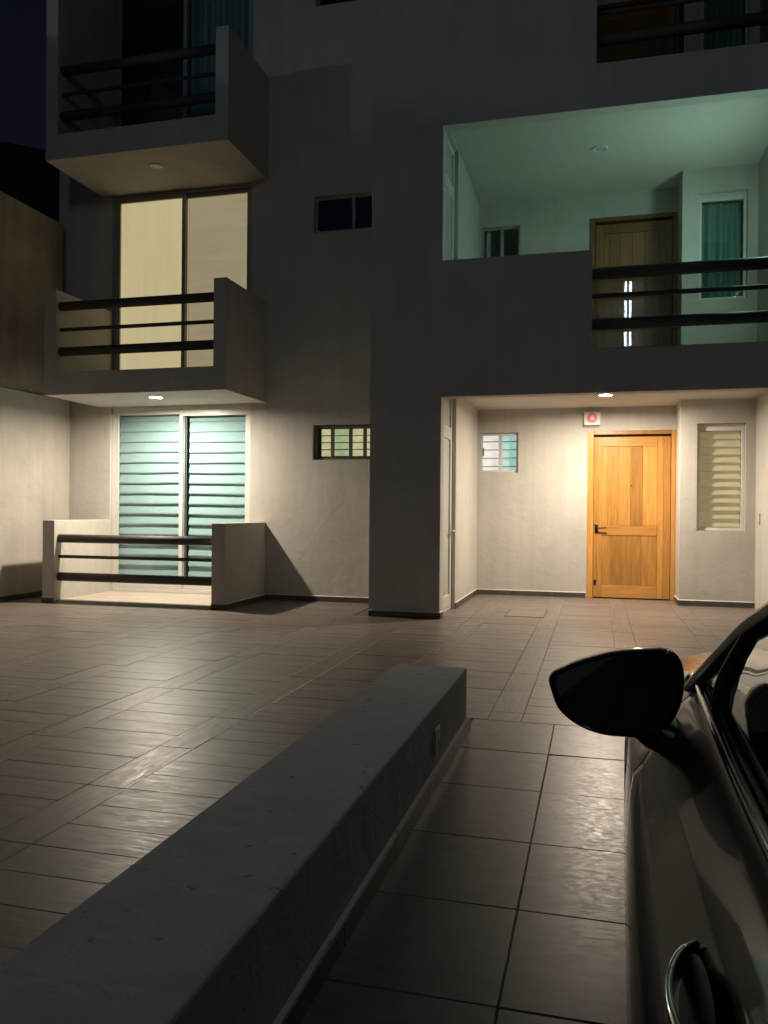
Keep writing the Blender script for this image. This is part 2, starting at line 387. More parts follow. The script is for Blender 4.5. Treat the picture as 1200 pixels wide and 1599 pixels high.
# access hatch in the paving
hatch = empty('access_hatch', (-0.825, 10.1, 0.0))
tag(hatch, 'flush access hatch with dark outline set in the paving before the entrance', 'hatch')
bm = bmesh.new(); frame_pts = (-0.235, 0.235, -0.37, 0.37)
for a in ((-0.235,-0.223,-0.37,0.37),(0.223,0.235,-0.37,0.37),(-0.223,0.223,-0.37,-0.355),(-0.223,0.223,0.358,0.37)):
    bm_box(bm, a[0], a[1], a[2], a[3], 0.0015, 0.0045)
from_bm('edge_frame', bm, 'skirting', hatch)
box('cover', -0.222, 0.222, -0.354, 0.357, 0.0012, 0.0040, 'plank', hatch)

# ------------------------------------------------------------------ apartment building
bld = empty('apartment_building', (-2.6, YB, 0))
tag(bld, 'three storey cream plastered apartment building with balconies and recessed entrance', 'building')
BI = Matrix.Translation((-bld.location[0], -bld.location[1], 0))
def B(o):                      # keep world placement of a part while parented to the building
    o.parent = bld; o.matrix_parent_inverse = BI; return o
def sub(o, part):              # sub-part of a part already in world coordinates
    o.parent = part; return o

# left wing facade
door_h = [(-6.92,-4.70,0.04,2.722), (-6.92,-4.70,3.06,5.835), (-6.92,-4.70,6.20,8.9)]
swin_h = [(-3.775,-2.74,1.937,2.415), (-3.78,-2.80,5.04,5.545), (-3.78,-2.80,8.14,8.65)]
B(wall_holes('facade_wall', 'Y', YB, YB+0.2, -7.815, -2.47, 0, TOP, door_h+swin_h, 'wall_plaster', None))
# right block: front wall with loggia openings
front_h = [(XP1, XR, -0.01, 2.57), (XP1, XR, 4.145, 5.70), (-0.07, XR, 3.05, 4.16), (-0.045, XR, 6.19, 8.8)]
B(wall_holes('front_wall', 'Y', Y0, Y0+0.17, XP0, 4.9, 0, TOP, front_h, 'wall_plaster', None))
B(box('side_wall', XP0, XP0+0.13, Y0+0.17, YB, 0, TOP, 'wall_plaster'))
side_h = [(9.42, 10.28, z, z+h) for z, h in ((0.0, 2.76), (3.05, 2.80), (6.15, 2.7))]
B(wall_holes('inner_side_wall', 'X', XP1-0.15, XP1, Y0+0.17, YR, 0, TOP, side_h, 'wall_plaster', None))
rec_h, bay_h = [], []
for k in range(3):
    z = FH*k
    rec_h += [(-1.72, -1.14, 1.835+z, 2.435+z), (-0.115, 1.085, (z if k == 0 else z-0.05), 2.425+z)]
    bay_h += [(1.30, 1.905, 1.015+z, 2.457+z)]
B(wall_holes('entrance_wall', 'Y', YR, YR+0.2, XP1-0.15, 1.20, 0, TOP, rec_h, 'wall_plaster', None))
B(wall_holes('bay_wall', 'Y', YY, YY+0.15, 1.085, XR, 0, TOP, bay_h, 'wall_plaster', None))
B(box('bay_return_wall', 1.085, 1.20, YY+0.15, YR, 0, TOP, 'wall_plaster'))
B(box('right_side_wall', XR, XR+0.2, Y0+0.17, 15.0, 0, TOP, 'wall_plaster'))
# floor slabs and ceilings
for k in range(3):
    z1 = FH*(k+1)-0.05; z0 = 2.78+FH*k
    B(box('floor_slab', -2.47, XR, Y0+0.17, 15.0, z0, z1, 'wall_ceiling'))
    B(box('floor_slab', -7.7, -2.60, YB+0.2, 15.0, z0, z1, 'wall_ceiling'))
B(box('rear_wall', -7.815, 4.9, 15.0, 15.2, 0, TOP, 'wall_plaster'))
B(box('end_wall', -7.815, -7.7, YB+0.2, 15.0, 0, TOP, 'wall_plaster'))
B(box('end_wall', 4.7, 4.9, Y0+0.17, 15.0, 0, TOP, 'wall_plaster'))
B(box('roof', -7.9, 5.0, Y0-0.02, 15.3, TOP, TOP+0.25, 'wall_ceiling'))
B(box('room_partition', -4.42, -4.30, YB+0.2, 15.0, 0, TOP-0.001, 'wall_plaster'))
B(box('stair_partition', -1.88, -1.76, YR+0.2, 15.0, 0, TOP, 'wall_plaster'))

# skirting with the pale bead of sealant above it
def skirting(name_parent, p0, p1, out, h=0.07, t=0.012, piece=0.6):
    """runs from p0 to p1 on a wall face, 'out' is the outward normal"""
    p0, p1, out = Vector(p0), Vector(p1), Vector(out); d = p1-p0; L = d.length; d.normalize(); x = 0
    first = None
    while x < L-0.01:
        e = min(L, x+piece)
        a, b_ = p0+d*(x+0.001), p0+d*(e-0.001)
        c = [a, b_, b_+out*t, a+out*t]
        v = [(q.x,q.y,0.0) for q in c]+[(q.x,q.y,h) for q in c]
        o = from_py('skirting_tile', v, [(0,1,2,3),(4,5,6,7),(0,1,5,4),(1,2,6,5),(2,3,7,6),(3,0,4,7)], 'skirting'); B(o)
        x = e
    c = [p0, p1, p1+out*(t*0.9), p0+out*(t*0.9)]
    v = [(q.x,q.y,h+0.0005) for q in c]+[(q.x,q.y,h+(0.012 if i < 2 else 0.006)) for i, q in enumerate(c)]
    B(from_py('sealant_bead', v, [(0,1,2,3),(4,5,6,7),(0,1,5,4),(1,2,6,5),(2,3,7,6),(3,0,4,7)], 'sealant'))
skirting(bld, (-4.46,YB,0), (XP0,YB,0), (0,-1,0))
skirting(bld, (XP0,Y0,0), (XP1,Y0,0), (0,-1,0))
skirting(bld, (XP1,10.29,0), (XP1,YR,0), (1,0,0))
skirting(bld, (XP1+0.012,YR,0), (-0.15,YR,0), (0,-1,0))
skirting(bld, (1.085,YY,0), (XR,YY,0), (0,-1,0))
skirting(bld, (1.085,YY,0), (1.085,YR,0), (-1,0,0))
skirting(bld, (XP1,Y0+0.002,0), (XP1,9.415,0), (1,0,0))

# balconies of the left wing: slab, two side walls, three rails
BX = (-7.09, -6.91, -4.64, -4.46)
def rail_obj(name, x0, x1, y, z, r, parent):
    bm = bmesh.new(); bm_cyl(bm, (x0,y,z), (x1,y,z), r, seg=24)
    o = from_bm(name, bm, 'rail_paint', None, smooth=False)
    for p in o.data.polygons: p.use_smooth = len(p.vertices) == 4
    return sub(o, parent)
for k in (1, 2):
    zs, zt = FH*k-0.365, FH*k-0.065
    ztop = FH*k+1.03
    if k == 2: zs, zt, ztop = 5.835, 6.168, 7.255
    bm = bmesh.new()
    bm_box(bm, BX[0], BX[3], Y0, YB-0.001, zs, zt, 0.006, 2)
    bm_box(bm, BX[0]+0.001, BX[1], Y0+0.001, YB-0.002, zt-0.004, ztop if k == 1 else TOP-0.01, 0.006, 2)
    bm_box(bm, BX[2], BX[3]-0.001, Y0+0.001, YB-0.002, zt-0.004, ztop, 0.006, 2)
    bal = B(from_bm('balcony', bm, 'wall_plaster'))
    for dz, r in ((0.89, 0.060), (0.58, 0.025), (0.29, 0.060)):
        rail_obj('rail', BX[1]-0.02, BX[2]+0.02, Y0+0.11, (FH*k-0.065+dz) if k == 1 else 6.155+dz, r, bal)
# ground floor terrace
ter = B(box('terrace_wall', BX[0], BX[1], Y0, YB-0.001, 0, 1.085, 'wall_plaster', None, 0.006, 2))
B(box('terrace_wall', BX[2], BX[3], Y0, YB-0.001, 0, 1.075, 'wall_plaster', None, 0.006, 2))
for z, r in ((0.845, 0.056), (0.605, 0.022), (0.338, 0.058)):
    rail_obj('rail', BX[1]-0.02, BX[2]+0.02, Y0+0.11, z, r, ter)
slab = B(box('terrace_floor', BX[1], BX[2], Y0+0.03, YB+0.1, -0.02, 0.022, 'sealant'))
for i in range(4):
    for j in range(3):
        xa = BX[1]+(BX[2]-BX[1])*i/4; xb = BX[1]+(BX[2]-BX[1])*(i+1)/4
        ya = Y0+0.032+(YB-Y0-0.03)*j/3; yb = Y0+0.032+(YB-Y0-0.03)*(j+1)/3
        sub(box('terrace_tile', xa+0.002, xb-0.002, ya+0.002, yb-0.002, 0.0225, 0.034, 'terrace_tile', None, 0.002, 1), slab)
skirting(bld, (BX[0],Y0,0), (BX[1],Y0,0), (0,-1,0), h=0.065)
skirting(bld, (BX[2],Y0,0), (BX[3],Y0,0), (0,-1,0), h=0.065)
skirting(bld, (BX[3],Y0,0), (BX[3],YB,0), (1,0,0), h=0.065)
skirting(bld, (BX[0],Y0,0), (BX[0],YB,0), (-1,0,0), h=0.065)

# loggia railings on the right block
for k in (1, 2):
    z = FH*k-0.05 if k == 1 else 6.19
    rr = [(0.85, 0.065), (0.60, 0.026), (0.285, 0.064)]
    if k == 2: rr = [(0.86,0.065),(0.60,0.026),(0.30,0.064)]
    bm = bmesh.new(); bm_box(bm, 0, 0.03, 0, 0.03, 0, 0.02)
    base = B(box('railing', -0.07, XR, Y0+0.085, Y0+0.105, z+0.002, z+0.022, 'rail_paint'))
    for dz, r in rr: rail_obj('rail', -0.085, XR+0.02, Y0+0.08, z+dz, r, base)
    if k == 1:
        sub(box('glass_panel', -0.068, XR-0.002, Y0+0.150, Y0+0.160, z+0.004, z+0.83, 'glass_smoke'), base)

# ---- glazing
def slat_blind(part, x0, x1, z0, z1, y, n, mat, wav=0.004, thick=0.02, skew=0.0, tilt=0.028, grow=0.0):
    """n horizontal bands, each hanging forward at its lower edge, edges slightly wavy"""
    pitch = (z1-z0)/n; seg = 10
    for i in range(n):
        zt = z1-pitch*i; v = []; f = []
        sd = random.uniform(0, 50)
        prof = [(0.0, 0.004), (0.35, 0.30*tilt), (0.8, 0.9*tilt), (1.0, tilt), (1.03, 0.55*tilt)]
        for a in range(seg+1):
            x = x0+(x1-x0)*a/seg
            w = noise.noise(Vector((x*1.8, sd, 0)))*wav + skew*((x-x0)/(x1-x0)-0.5)*(i/n)
            for (s, o) in prof:
                v.append((x, y-o*(1+grow*i/n), zt-s*pitch*0.97+w*(0.3+s)))
        m_ = len(prof)
        for a in range(seg):
            for q in range(m_-1):
                b0 = a*m_+q; f.append((b0, b0+m_, b0+m_+1, b0+1))
        sub(from_py('blind_slat', v, f, mat, None, True), part)
def pane(part, x0, x1, z0, z1, y, mat, name='pane'):
    return sub(box(name, x0, x1, y, y+0.006, z0, z1, mat), part)
def sliding_door(name, x0, x1, z0, z1, xm, frame_mat, glass_mat):
    ya, yb = YB+0.04, YB+0.12
    bm = bmesh.new(); frame_ring(bm, x0+0.002, x1-0.002, z0+0.002, z1-0.002, ya, yb, 0.05, 0.05, 0.045)
    d = B(from_bm(name, bm, frame_mat))
    # left leaf in front, right leaf behind and a little lower
    def leaf(a, b, za, zb, y, w=0.058, wr=None):
        bm = bmesh.new(); frame_ring(bm, a, b, za, zb, y, y+0.035, w, 0.075, w)
        sub(from_bm('leaf_frame', bm, frame_mat), d)
        pane(d, a+w-0.004, b-w+0.004, za+0.072, zb-w+0.004, y+0.015, glass_mat)
    leaf(x0+0.052, xm+0.05, z0+0.055, z1-0.05, ya+0.003)
    leaf(xm-0.005, x1-0.052, z0+0.055, z1-0.05, ya+0.042)
    return d
# ground floor terrace door with banded blinds
d0 = sliding_door('terrace_door', -6.92, -4.70, 0.04, 2.722, -5.815, 'alu_white', 'glass_teal')
sub(box('track_cover', -5.76, -4.755, YB+0.037, YB+0.0415, 2.585, 2.67, 'alu_white'), d0)
slat_blind(d0, -6.86, -5.80, 0.10, 2.68, YB+0.175, 17, 'blind_fabric', wav=0.006, skew=0.010, tilt=0.024, grow=0.7)
slat_blind(d0, -5.72, -4.76, 0.10, 2.66, YB+0.180, 17, 'blind_fabric', wav=0.005, skew=-0.018, tilt=0.025, grow=0.8)
bm = bmesh.new(); bm_cyl(bm, (-5.748,YB+0.125,0.15), (-5.748,YB+0.125,2.6), 0.005, seg=8)
sub(from_bm('blind_cord', bm, 'plastic_grey'), d0)
# first floor: lit roller blinds
d1 = sliding_door('balcony_door', -6.92, -4.70, 3.06, 5.835, -5.80, 'alu_grey', 'glass_clear')
sub(box('roller_blind', -6.86, -5.76, YB+0.15, YB+0.156, 3.10, 5.77, 'blind_lit'), d1)
sub(box('roller_blind', -5.75, -4.745, YB+0.152, YB+0.158, 3.10, 5.765, 'blind_lit_dim'), d1)
# second floor: dark with a teal curtain
d2 = sliding_door('balcony_door', -6.92, -4.70, 6.20, 8.9, -5.80, 'alu_grey', 'glass_clear')
v, f = [], []
for i in range(61):
    x = -5.78+1.05*i/60; y = YB+0.22+0.025*math.sin(i*1.15)+0.01*math.sin(i*0.4)
    v += [(x,y,6.24),(x,y,8.85)]
    if i: f.append((2*i-2, 2*i, 2*i+1, 2*i-1))
sub(from_py('curtain', v, f, 'curtain_teal', None, True), d2)

def small_window(name, x0, x1, z0, z1, y, rec, w, muls, frame_mat, glass_mat, mulw=0.045):
    bm = bmesh.new(); frame_ring(bm, x0+0.002, x1-0.002, z0+0.002, z1-0.002, y+rec, y+rec+0.05, w)
    for a in muls: bm_box(bm, a-mulw/2, a+mulw/2, y+rec+0.004, y+rec+0.046, z0+w, z1-w, 0.003, 1)
    o = B(from_bm(name, bm, frame_mat))
    xs = [x0+w]+list(muls)+[x1-w]
    for i in range(len(xs)-1): pane(o, xs[i], xs[i+1]-0.001, z0+w-0.004, z1-w+0.004, y+rec+0.024+0.004*(i%2), glass_mat)
    return o
# left wing, small windows
w0 = small_window('kitchen_window', *swin_h[0], YB, 0.06, 0.032, [-3.512, -3.252, -3.05], 'alu_bronze', 'glass_clear')
for (a, b_, mt) in ((-3.69,-3.52,'glow_yellow'), (-3.50,-3.265,'glow_green'), (-3.245,-3.06,'glow_yellow'), (-3.04,-2.79,'glow_yellow')):
    for j in range(4):
        za = 1.99+0.096*j
        sub(box('blind_slat', a, b_, YB+0.135, YB+0.139, za+random.uniform(0.002,0.006), za+0.088, mt), w0)
w1 = small_window('kitchen_window', *swin_h[1], YB, 0.05, 0.04, [-3.23], 'alu_grey', 'glass_clear')
w2 = small_window('kitchen_window', *swin_h[2], YB, 0.05, 0.04, [-3.23], 'alu_grey', 'glass_clear')

# entrance windows, doors on each level
def wood_door(k):
    z = FH*k if k == 0 else FH*k-0.05
    zt = 2.425+FH*k
    OAK, OAKX = ('oak','oak_across') if k == 0 else ('oak_shaded','oak_shaded')
    x0, x1 = -0.135, 1.083
    yf = YR-0.012
    bm = bmesh.new()      # frame, three pieces
    bm_box(bm, x0, x0+0.085, yf, YR+0.12, z+0.001, zt+0.012, 0.004, 1); bm_box(bm, x1-0.06, x1, yf, YR+0.12, z+0.001, zt+0.012, 0.004, 1)
    bm_box(bm, x0+0.085, x1-0.06, yf+0.001, YR+0.12, zt-0.045, zt+0.011, 0.004, 1)
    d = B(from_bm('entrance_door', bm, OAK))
    lx0, lx1, lz0, lz1 = x0+0.089, x1-0.064, z+0.012, zt-0.075
    yl = YR+0.035
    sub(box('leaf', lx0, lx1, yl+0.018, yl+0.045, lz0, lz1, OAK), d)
    H = lz1-lz0; Wd = lx1-lx0
    ls, r1, r2 = 0.115, 0.085, 0.095
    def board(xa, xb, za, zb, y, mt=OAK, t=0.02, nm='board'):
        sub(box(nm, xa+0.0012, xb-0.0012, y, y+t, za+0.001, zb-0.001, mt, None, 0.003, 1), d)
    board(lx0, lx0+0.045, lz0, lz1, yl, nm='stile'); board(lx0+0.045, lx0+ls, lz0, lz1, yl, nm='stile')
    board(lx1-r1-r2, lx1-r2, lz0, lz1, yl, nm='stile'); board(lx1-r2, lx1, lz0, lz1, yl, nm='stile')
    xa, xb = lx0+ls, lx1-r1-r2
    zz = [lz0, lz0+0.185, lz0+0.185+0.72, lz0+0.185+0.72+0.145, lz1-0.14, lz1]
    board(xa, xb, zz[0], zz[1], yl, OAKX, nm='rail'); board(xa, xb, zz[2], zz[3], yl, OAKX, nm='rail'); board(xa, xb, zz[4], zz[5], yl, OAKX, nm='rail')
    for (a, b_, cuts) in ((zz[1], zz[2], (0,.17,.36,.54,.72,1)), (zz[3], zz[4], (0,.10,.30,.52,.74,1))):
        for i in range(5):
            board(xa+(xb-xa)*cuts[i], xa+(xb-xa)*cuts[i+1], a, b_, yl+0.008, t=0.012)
    # handle: rose, lever
    if k < 2:
        hx, hz = lx0+0.045, z+1.02
        bm = bmesh.new(); bm_box(bm, hx-0.028, hx+0.022, yl-0.009, yl-0.0005, hz-0.075, hz+0.065, 0.006, 2)
        bm_cyl(bm, (hx,yl-0.008,hz+0.005), (hx,yl-0.05,hz+0.005), 0.011, seg=12)
        for q in range(6):
            bm_cyl(bm, (hx+0.024*q, yl-0.05-0.002*q, hz+0.005-0.0035*math.sin(q)), (hx+0.024*(q+1), yl-0.052-0.002*q, hz+0.004-0.0035*math.sin(q+1)), 0.0105, 0.010, seg=12)
        sub(from_bm('handle', bm, 'metal_dark'), d)
        sub(box('lock_plate', lx0+0.008, lx0+0.045, yl-0.006, yl-0.0005, z+0.19, z+0.265, 'metal_dark', None, 0.004, 1), d)
        bm = bmesh.new(); xm = (xa+xb)/2; bm_cyl(bm, (xm+0.03,yl+0.0075,z+1.64), (xm+0.03,yl+0.001,z+1.64), 0.012, seg=12)
        sub(from_bm('peephole', bm, 'metal_dark'), d)
    return d
def entrance_side_door(k):
    z = 0.0 if k == 0 else FH*k-0.05; zt = z+(2.755 if k == 0 else 2.79)
    xa, xb = XP1-0.10, XP1-0.05
    ya, yb = 9.422, 10.278
    bm = bmesh.new()
    for (p, q, s, t) in ((ya, ya+0.06, z, zt), (yb-0.06, yb, z, zt)): bm_box(bm, xa, xb, p, q, s+0.002, t-0.002, 0.003, 1)
    zm = z+2.24
    for (s, t) in ((z+0.002, z+0.05), (zm, zm+0.07), (zt-0.055, zt-0.003)): bm_box(bm, xa+0.001, xb-0.001, ya+0.06, yb-0.06, s, t, 0.003, 1)
    d = B(from_bm('glazed_side_door', bm, 'alu_white'))
    bm = bmesh.new()
    l0, l1 = ya+0.064, yb-0.064; x2 = xb+0.008
    for (p, q, s, t) in ((l0, l0+0.09, z+0.055, zm-0.005), (l1-0.09, l1, z+0.055, zm-0.005)): bm_box(bm, x2-0.04, x2, p, q, s, t, 0.003, 1)
    for (s, t) in ((z+0.055, z+0.20), (zm-0.09, zm-0.005)): bm_box(bm, x2-0.039, x2-0.001, l0+0.09, l1-0.09, s, t, 0.003, 1)
    sub(from_bm('leaf_frame', bm, 'alu_white'), d)
    sub(box('pane', x2-0.024, x2-0.018, l0+0.086, l1-0.086, z+0.196, zm-0.086, 'glass_frost'), d)
    sub(box('pane', xa+0.02, xa+0.026, ya+0.056, yb-0.056, zm+0.066, zt-0.052, 'glass_frost'), d)
    bm = bmesh.new()
    bm_cyl(bm, (x2,l1-0.045,z+1.0), (x2+0.045,l1-0.045,z+1.0), 0.01, seg=10); bm_cyl(bm, (x2+0.045,l1-0.03,z+1.0), (x2+0.045,l1-0.15,z+1.005), 0.011, seg=10)
    bm_box(bm, x2-0.001, x2+0.006, l1-0.065, l1-0.025, z+0.9, z+1.09, 0.003, 1)
    sub(from_bm('handle', bm, 'plastic_white'), d)
for k in range(3):
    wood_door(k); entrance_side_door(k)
    z = FH*k
    fm = 'alu_white' if k == 0 else 'alu_grey'
    ww = small_window('hall_window', -1.72, -1.14, 1.835+z, 2.435+z, YR, 0.05, 0.035, [-1.415], fm, 'glass_clear', 0.05)
    if k == 0:
        sub(box('blind', -1.69, -1.42, YR+0.16, YR+0.165, 1.86, 2.41, 'glow_white'), ww)
        sub(box('blind', -1.41, -1.165, YR+0.162, YR+0.167, 1.86, 2.41, 'glow_teal'), ww)
        for j in range(4):
            bm = bmesh.new(); bm_cyl(bm, (-1.69,YR+0.125,1.935+0.125*j), (-1.165,YR+0.125,1.935+0.125*j), 0.007, seg=8)
            sub(from_bm('security_bar', bm, 'alu_grey'), ww)
        sub(box('latch', -1.678, -1.655, YR+0.035, YR+0.05, 2.09, 2.21, 'plastic_grey', None, 0.003, 1), ww)
    else:
        sub(box('curtain_strip', -1.66, -1.60, YR+0.15, YR+0.155, 1.87+z, 2.40+z, 'plastic_white'), ww)
    bw = small_window('bay_window', 1.30, 1.905, 1.015+z, 2.457+z, YY, 0.075, 0.04, [], 'alu_white', 'glass_clear')
    bm = bmesh.new(); bm_box(bm, 1.342, 1.863, YY+0.073, YY+0.12, 2.36+z, 2.413+z, 0.003, 1); sub(from_bm('head_rail', bm, 'plastic_white'), bw)
    if k == 0:
        slat_blind(bw, 1.345, 1.86, 1.06, 2.36, YY+0.165, 12, 'blind_olive', wav=0.002, tilt=0.045)
    else:
        v, f = [], []
        for i in range(41):
            x = 1.345+0.515*i/40; y = YY+0.26+0.03*math.sin(i*0.55)
            v += [(x,y,1.05+z),(x,y,2.38+z)]
            if i: f.append((2*i-2, 2*i, 2*i+1, 2*i-1))
        sub(from_py('curtain', v, f, 'curtain_teal', None, True), bw)

# ------------------------------------------------------------------ boundary wall at the left, neighbour behind it
bw = empty('boundary_wall', (XL, 5, 0)); tag(bw, 'tall boundary wall along the left edge, cream below and brown render above', 'wall')
def K(o, root):
    o.parent = root; o.matrix_parent_inverse = Matrix.Translation(-Vector(root.location)); return o
K(box('lower_wall', XL-0.22, XL, -3.0, YB-0.001, -0.02, 2.84, 'boundary_plaster', None, 0.004, 1), bw)
K(box('upper_wall', XL-0.26, XL-0.03, -3.0, YB-0.15, 2.842, 5.42, 'neighbour_render', None, 0.006, 1), bw)
x = 0.0
yy = YB-0.002
while yy > -0.5:
    K(box('skirting_tile', XL, XL+0.012, yy-0.598, yy, 0.0, 0.07, 'skirting'), bw); yy -= 0.6
nb = empty('neighbour_building', (-14, 20, 0)); tag(nb, 'black silhouette of a neighbouring house against the night sky', 'building')
bm = bmesh.new()
pts = [(-30,12.5),(-12,12.5),(-9.6,24),(-30,24)]
lo = [bm.verts.new((x,y,-0.05)) for x,y in pts]; hi = [bm.verts.new((x,y,zz)) for (x,y),zz in zip(pts,(8.3,8.3,11.2,11.2))]
for i in range(4): bm.faces.new((lo[i],lo[(i+1)%4],hi[(i+1)%4],hi[i]))
bm.faces.new(hi)
K(from_bm('wall', bm, 'dark_render'), nb)
K(box('parapet', -30.1, -11.9, 12.3, 12.6, 8.2, 8.75, 'dark_render', None, 0.02, 1), nb)

# ------------------------------------------------------------------ low wall beside the driveway
lw = empty('low_wall', ((LW0+LW1)/2, 2, 0)); tag(lw, 'low grey plastered wall with flat top between patio and driveway', 'wall')
bm = bmesh.new(); nyy = 46
prof = [(LW1,0.0),(LW1,LWZ-0.009),(LW1-0.0025,LWZ-0.0025),(LW1-0.009,LWZ),(LW0+0.009,LWZ),(LW0+0.0025,LWZ-0.0025),(LW0,LWZ-0.009),(LW0,0.0)]
ringp = None
Ys = [-2.5+(LWY-0.02+2.5)*i/nyy for i in range(nyy+1)]
rings = []
for y in Ys+[LWY]:
    r = []
    inset = 0.014 if y == LWY else 0
    for (x, z) in prof:
        j = noise.noise(Vector((x*3, y*2.2, z*4)))*0.004 if z > 0 else 0
        xx = x+(inset if x < -0.9 else -inset); zz = z-(inset if z > 0.2 else 0)
        r.append(bm.verts.new((xx+j, y, zz+j*0.6)))
    rings.append(r)
for a, b_ in zip(rings, rings[1:]):
    for i in range(len(prof)-1): bm.faces.new((a[i],a[i+1],b_[i+1],b_[i]))
bm.faces.new(rings[-1]); bm.faces.new(rings[0][::-1])
K(from_bm('wall_body', bm, 'low_wall_plaster', None, False), lw)
y = LWY+0.012
while y > -1.2:
    K(box('skirting_tile', LW1+0.004, LW1+0.022, y-0.597, y, 0.0005, 0.072, 'skirting', None, 0.002, 1), lw); y -= 0.6
K(box('sealant_bead', LW1+0.003, LW1+0.020, -1.0, LWY, 0.0725, 0.079, 'low_wall_plaster'), lw)
K(box('skirting_tile', LW0+0.01, LW1+0.003, LWY+0.004, LWY+0.02, 0.0005, 0.072, 'skirting', None, 0.002, 1), lw)
out = K(box('outlet_plate', LW1+0.001, LW1+0.009, 3.62, 3.72, 0.155, 0.255, 'plastic_grey', None, 0.003, 1), lw)
sub_o = box('outlet_slot', LW1+0.0085, LW1+0.0105, 3.632, 3.652, 0.17, 0.24, 'plastic_black'); sub_o.parent = out
sub_o = box('outlet_slot', LW1+0.0085, LW1+0.0105, 3.688, 3.708, 0.17, 0.24, 'plastic_black'); sub_o.parent = out

# ------------------------------------------------------------------ lamps
def downlight(loc, lit, label):
    x, y, z = loc
    e = empty('downlight', (x, y, z)); tag(e, label, 'lamp', 'round recessed ceiling spotlights')
    bm = bmesh.new(); n_ = 32; rs = [(0.100,-0.0005),(0.098,-0.007),(0.086,-0.012),(0.076,-0.007),(0.074,0.0)]
    R = [[bm.verts.new((r*math.cos(2*PI*i/n_), r*math.sin(2*PI*i/n_), zz)) for i in range(n_)] for r, zz in rs]
    for a, b_ in zip(R, R[1:]):
        for i in range(n_): bm.faces.new((a[i],a[(i+1)%n_],b_[(i+1)%n_],b_[i]))
    from_bm('trim_ring', bm, 'plastic_white', e, True)
    bm = bmesh.new(); bmesh.ops.create_circle(bm, cap_ends=True, segments=32, radius=0.0745, matrix=Matrix.Translation((0,0,-0.004)))
    from_bm('lens', bm, 'lens_lit' if lit else 'lens_off', e)
    return e
downlight((-5.68, 9.65, 2.734), True, 'lit round spotlight under the lower left balcony above the terrace')
downlight((-5.74, 9.73, 5.834), False, 'unlit round spotlight under the topmost left balcony')
downlight((0.10, 10.91, 2.779), True, 'lit round spotlight in the entrance ceiling near the wooden door')
downlight((0.0, 10.67, 5.879), False, 'unlit round spotlight in the green lit upper loggia ceiling')
# assumed green bulkhead lamp on the loggia side wall, added unseen for the green light there
g = empty('assumed_wall_lamp', (XR, 10.10, 4.36)); tag(g, 'assumed unseen green glowing wall lamp on the upper loggia side wall', 'lamp')
box('housing', -0.028, -0.0005, -0.27, 0.27, -0.17, 0.17, 'plastic_white', g, 0.006, 2)
box('diffuser', -0.085, -0.029, -0.25, 0.25, -0.15, 0.15, 'green_lit', g, 0.02, 3)
# alarm box above the door
ab = empty('alarm_box', (-0.075, YR, 2.615)); tag(ab, 'small white box with a red disc on the wall above the wooden door', 'alarm box')
box('casing', -0.118, 0.118, -0.075, -0.0005, -0.10, 0.10, 'plastic_white', ab, 0.008, 2)
box('shadow_plate', -0.135, 0.105, -0.02, -0.0003, -0.122, 0.085, 'plastic_grey', ab, 0.003, 1)  # grey plate set left and down, stands in for the casing's cast shadow
bm = bmesh.new(); bm_cyl(bm, (0.0,-0.0745,0.005), (0.0,-0.080,0.005), 0.072, 0.068, seg=32); from_bm('disc', bm, 'red_print', ab)
bm = bmesh.new(); vs = []
for i in range(24):
    a = 2*PI*i/24; r = 0.028; zz = -math.cos(a)*r; xx = math.sin(a)*r*(1 if zz < 0 else max(0.0, 1-zz/0.05))
    vs.append(bm.verts.new((xx, -0.0812, -0.004+(zz if zz < 0 else zz*1.9))))
bm.faces.new(vs); from_bm('drop_emblem', bm, 'pink_print', ab)
# light switch on the right side wall of the entrance
sw = empty('light_switch', (XR, 11.32, 1.18)); tag(sw, 'small grey switch plate on the right entrance side wall', 'switch')
box('plate', -0.008, -0.0005, -0.035, 0.035, -0.075, 0.075, 'plastic_grey', sw, 0.003, 1)
box('rocker', -0.012, -0.0075, -0.017, 0.017, -0.035, 0.035, 'plastic_white', sw, 0.002, 1)

# ------------------------------------------------------------------ building across the yard (behind the viewer) with an assumed twin tube lamp, after its reflection in the loggia glass
ob = empty('opposite_building', (0, -9, 0)); tag(ob, 'plain plastered building facing the yard from behind the viewer', 'building')
K(box('wall', -12, 9, -9.2, -9.0, -0.04, 10.5, 'wall_plaster'), ob)
K(box('balcony', 3.0, 9.0, -6.2, -6.0, 5.9, 6.95, 'wall_plaster', None, 0.01, 1), ob)
K(box('balcony_floor', 3.0, 9.0, -8.999, -6.0, 5.6, 5.899, 'wall_plaster', None, 0.01, 1), ob)
tl = empty('assumed_tube_lamp', (0.93, -8.96, 7.75)); tag(tl, 'assumed upright twin fluorescent tube lamp on the opposite building, out of view', 'lamp')
box('batten', -0.14, 0.14, -0.039, 0.0, -1.12, 1.12, 'plastic_white', tl, 0.005, 1)
for s in (-0.075, 0.075):
    bm = bmesh.new(); bm_cyl(bm, (s,0.05,-1.05), (s,0.05,1.05), 0.032, seg=16); from_bm('tube', bm, 'tube_lit', tl)
    bm = bmesh.new()
    for z in (-1.08, 1.08): bm_box(bm, s-0.03, s+0.03, -0.001, 0.09, z-0.028, z+0.028, 0.004, 1)
    from_bm('tube_holder', bm, 'plastic_white', tl)
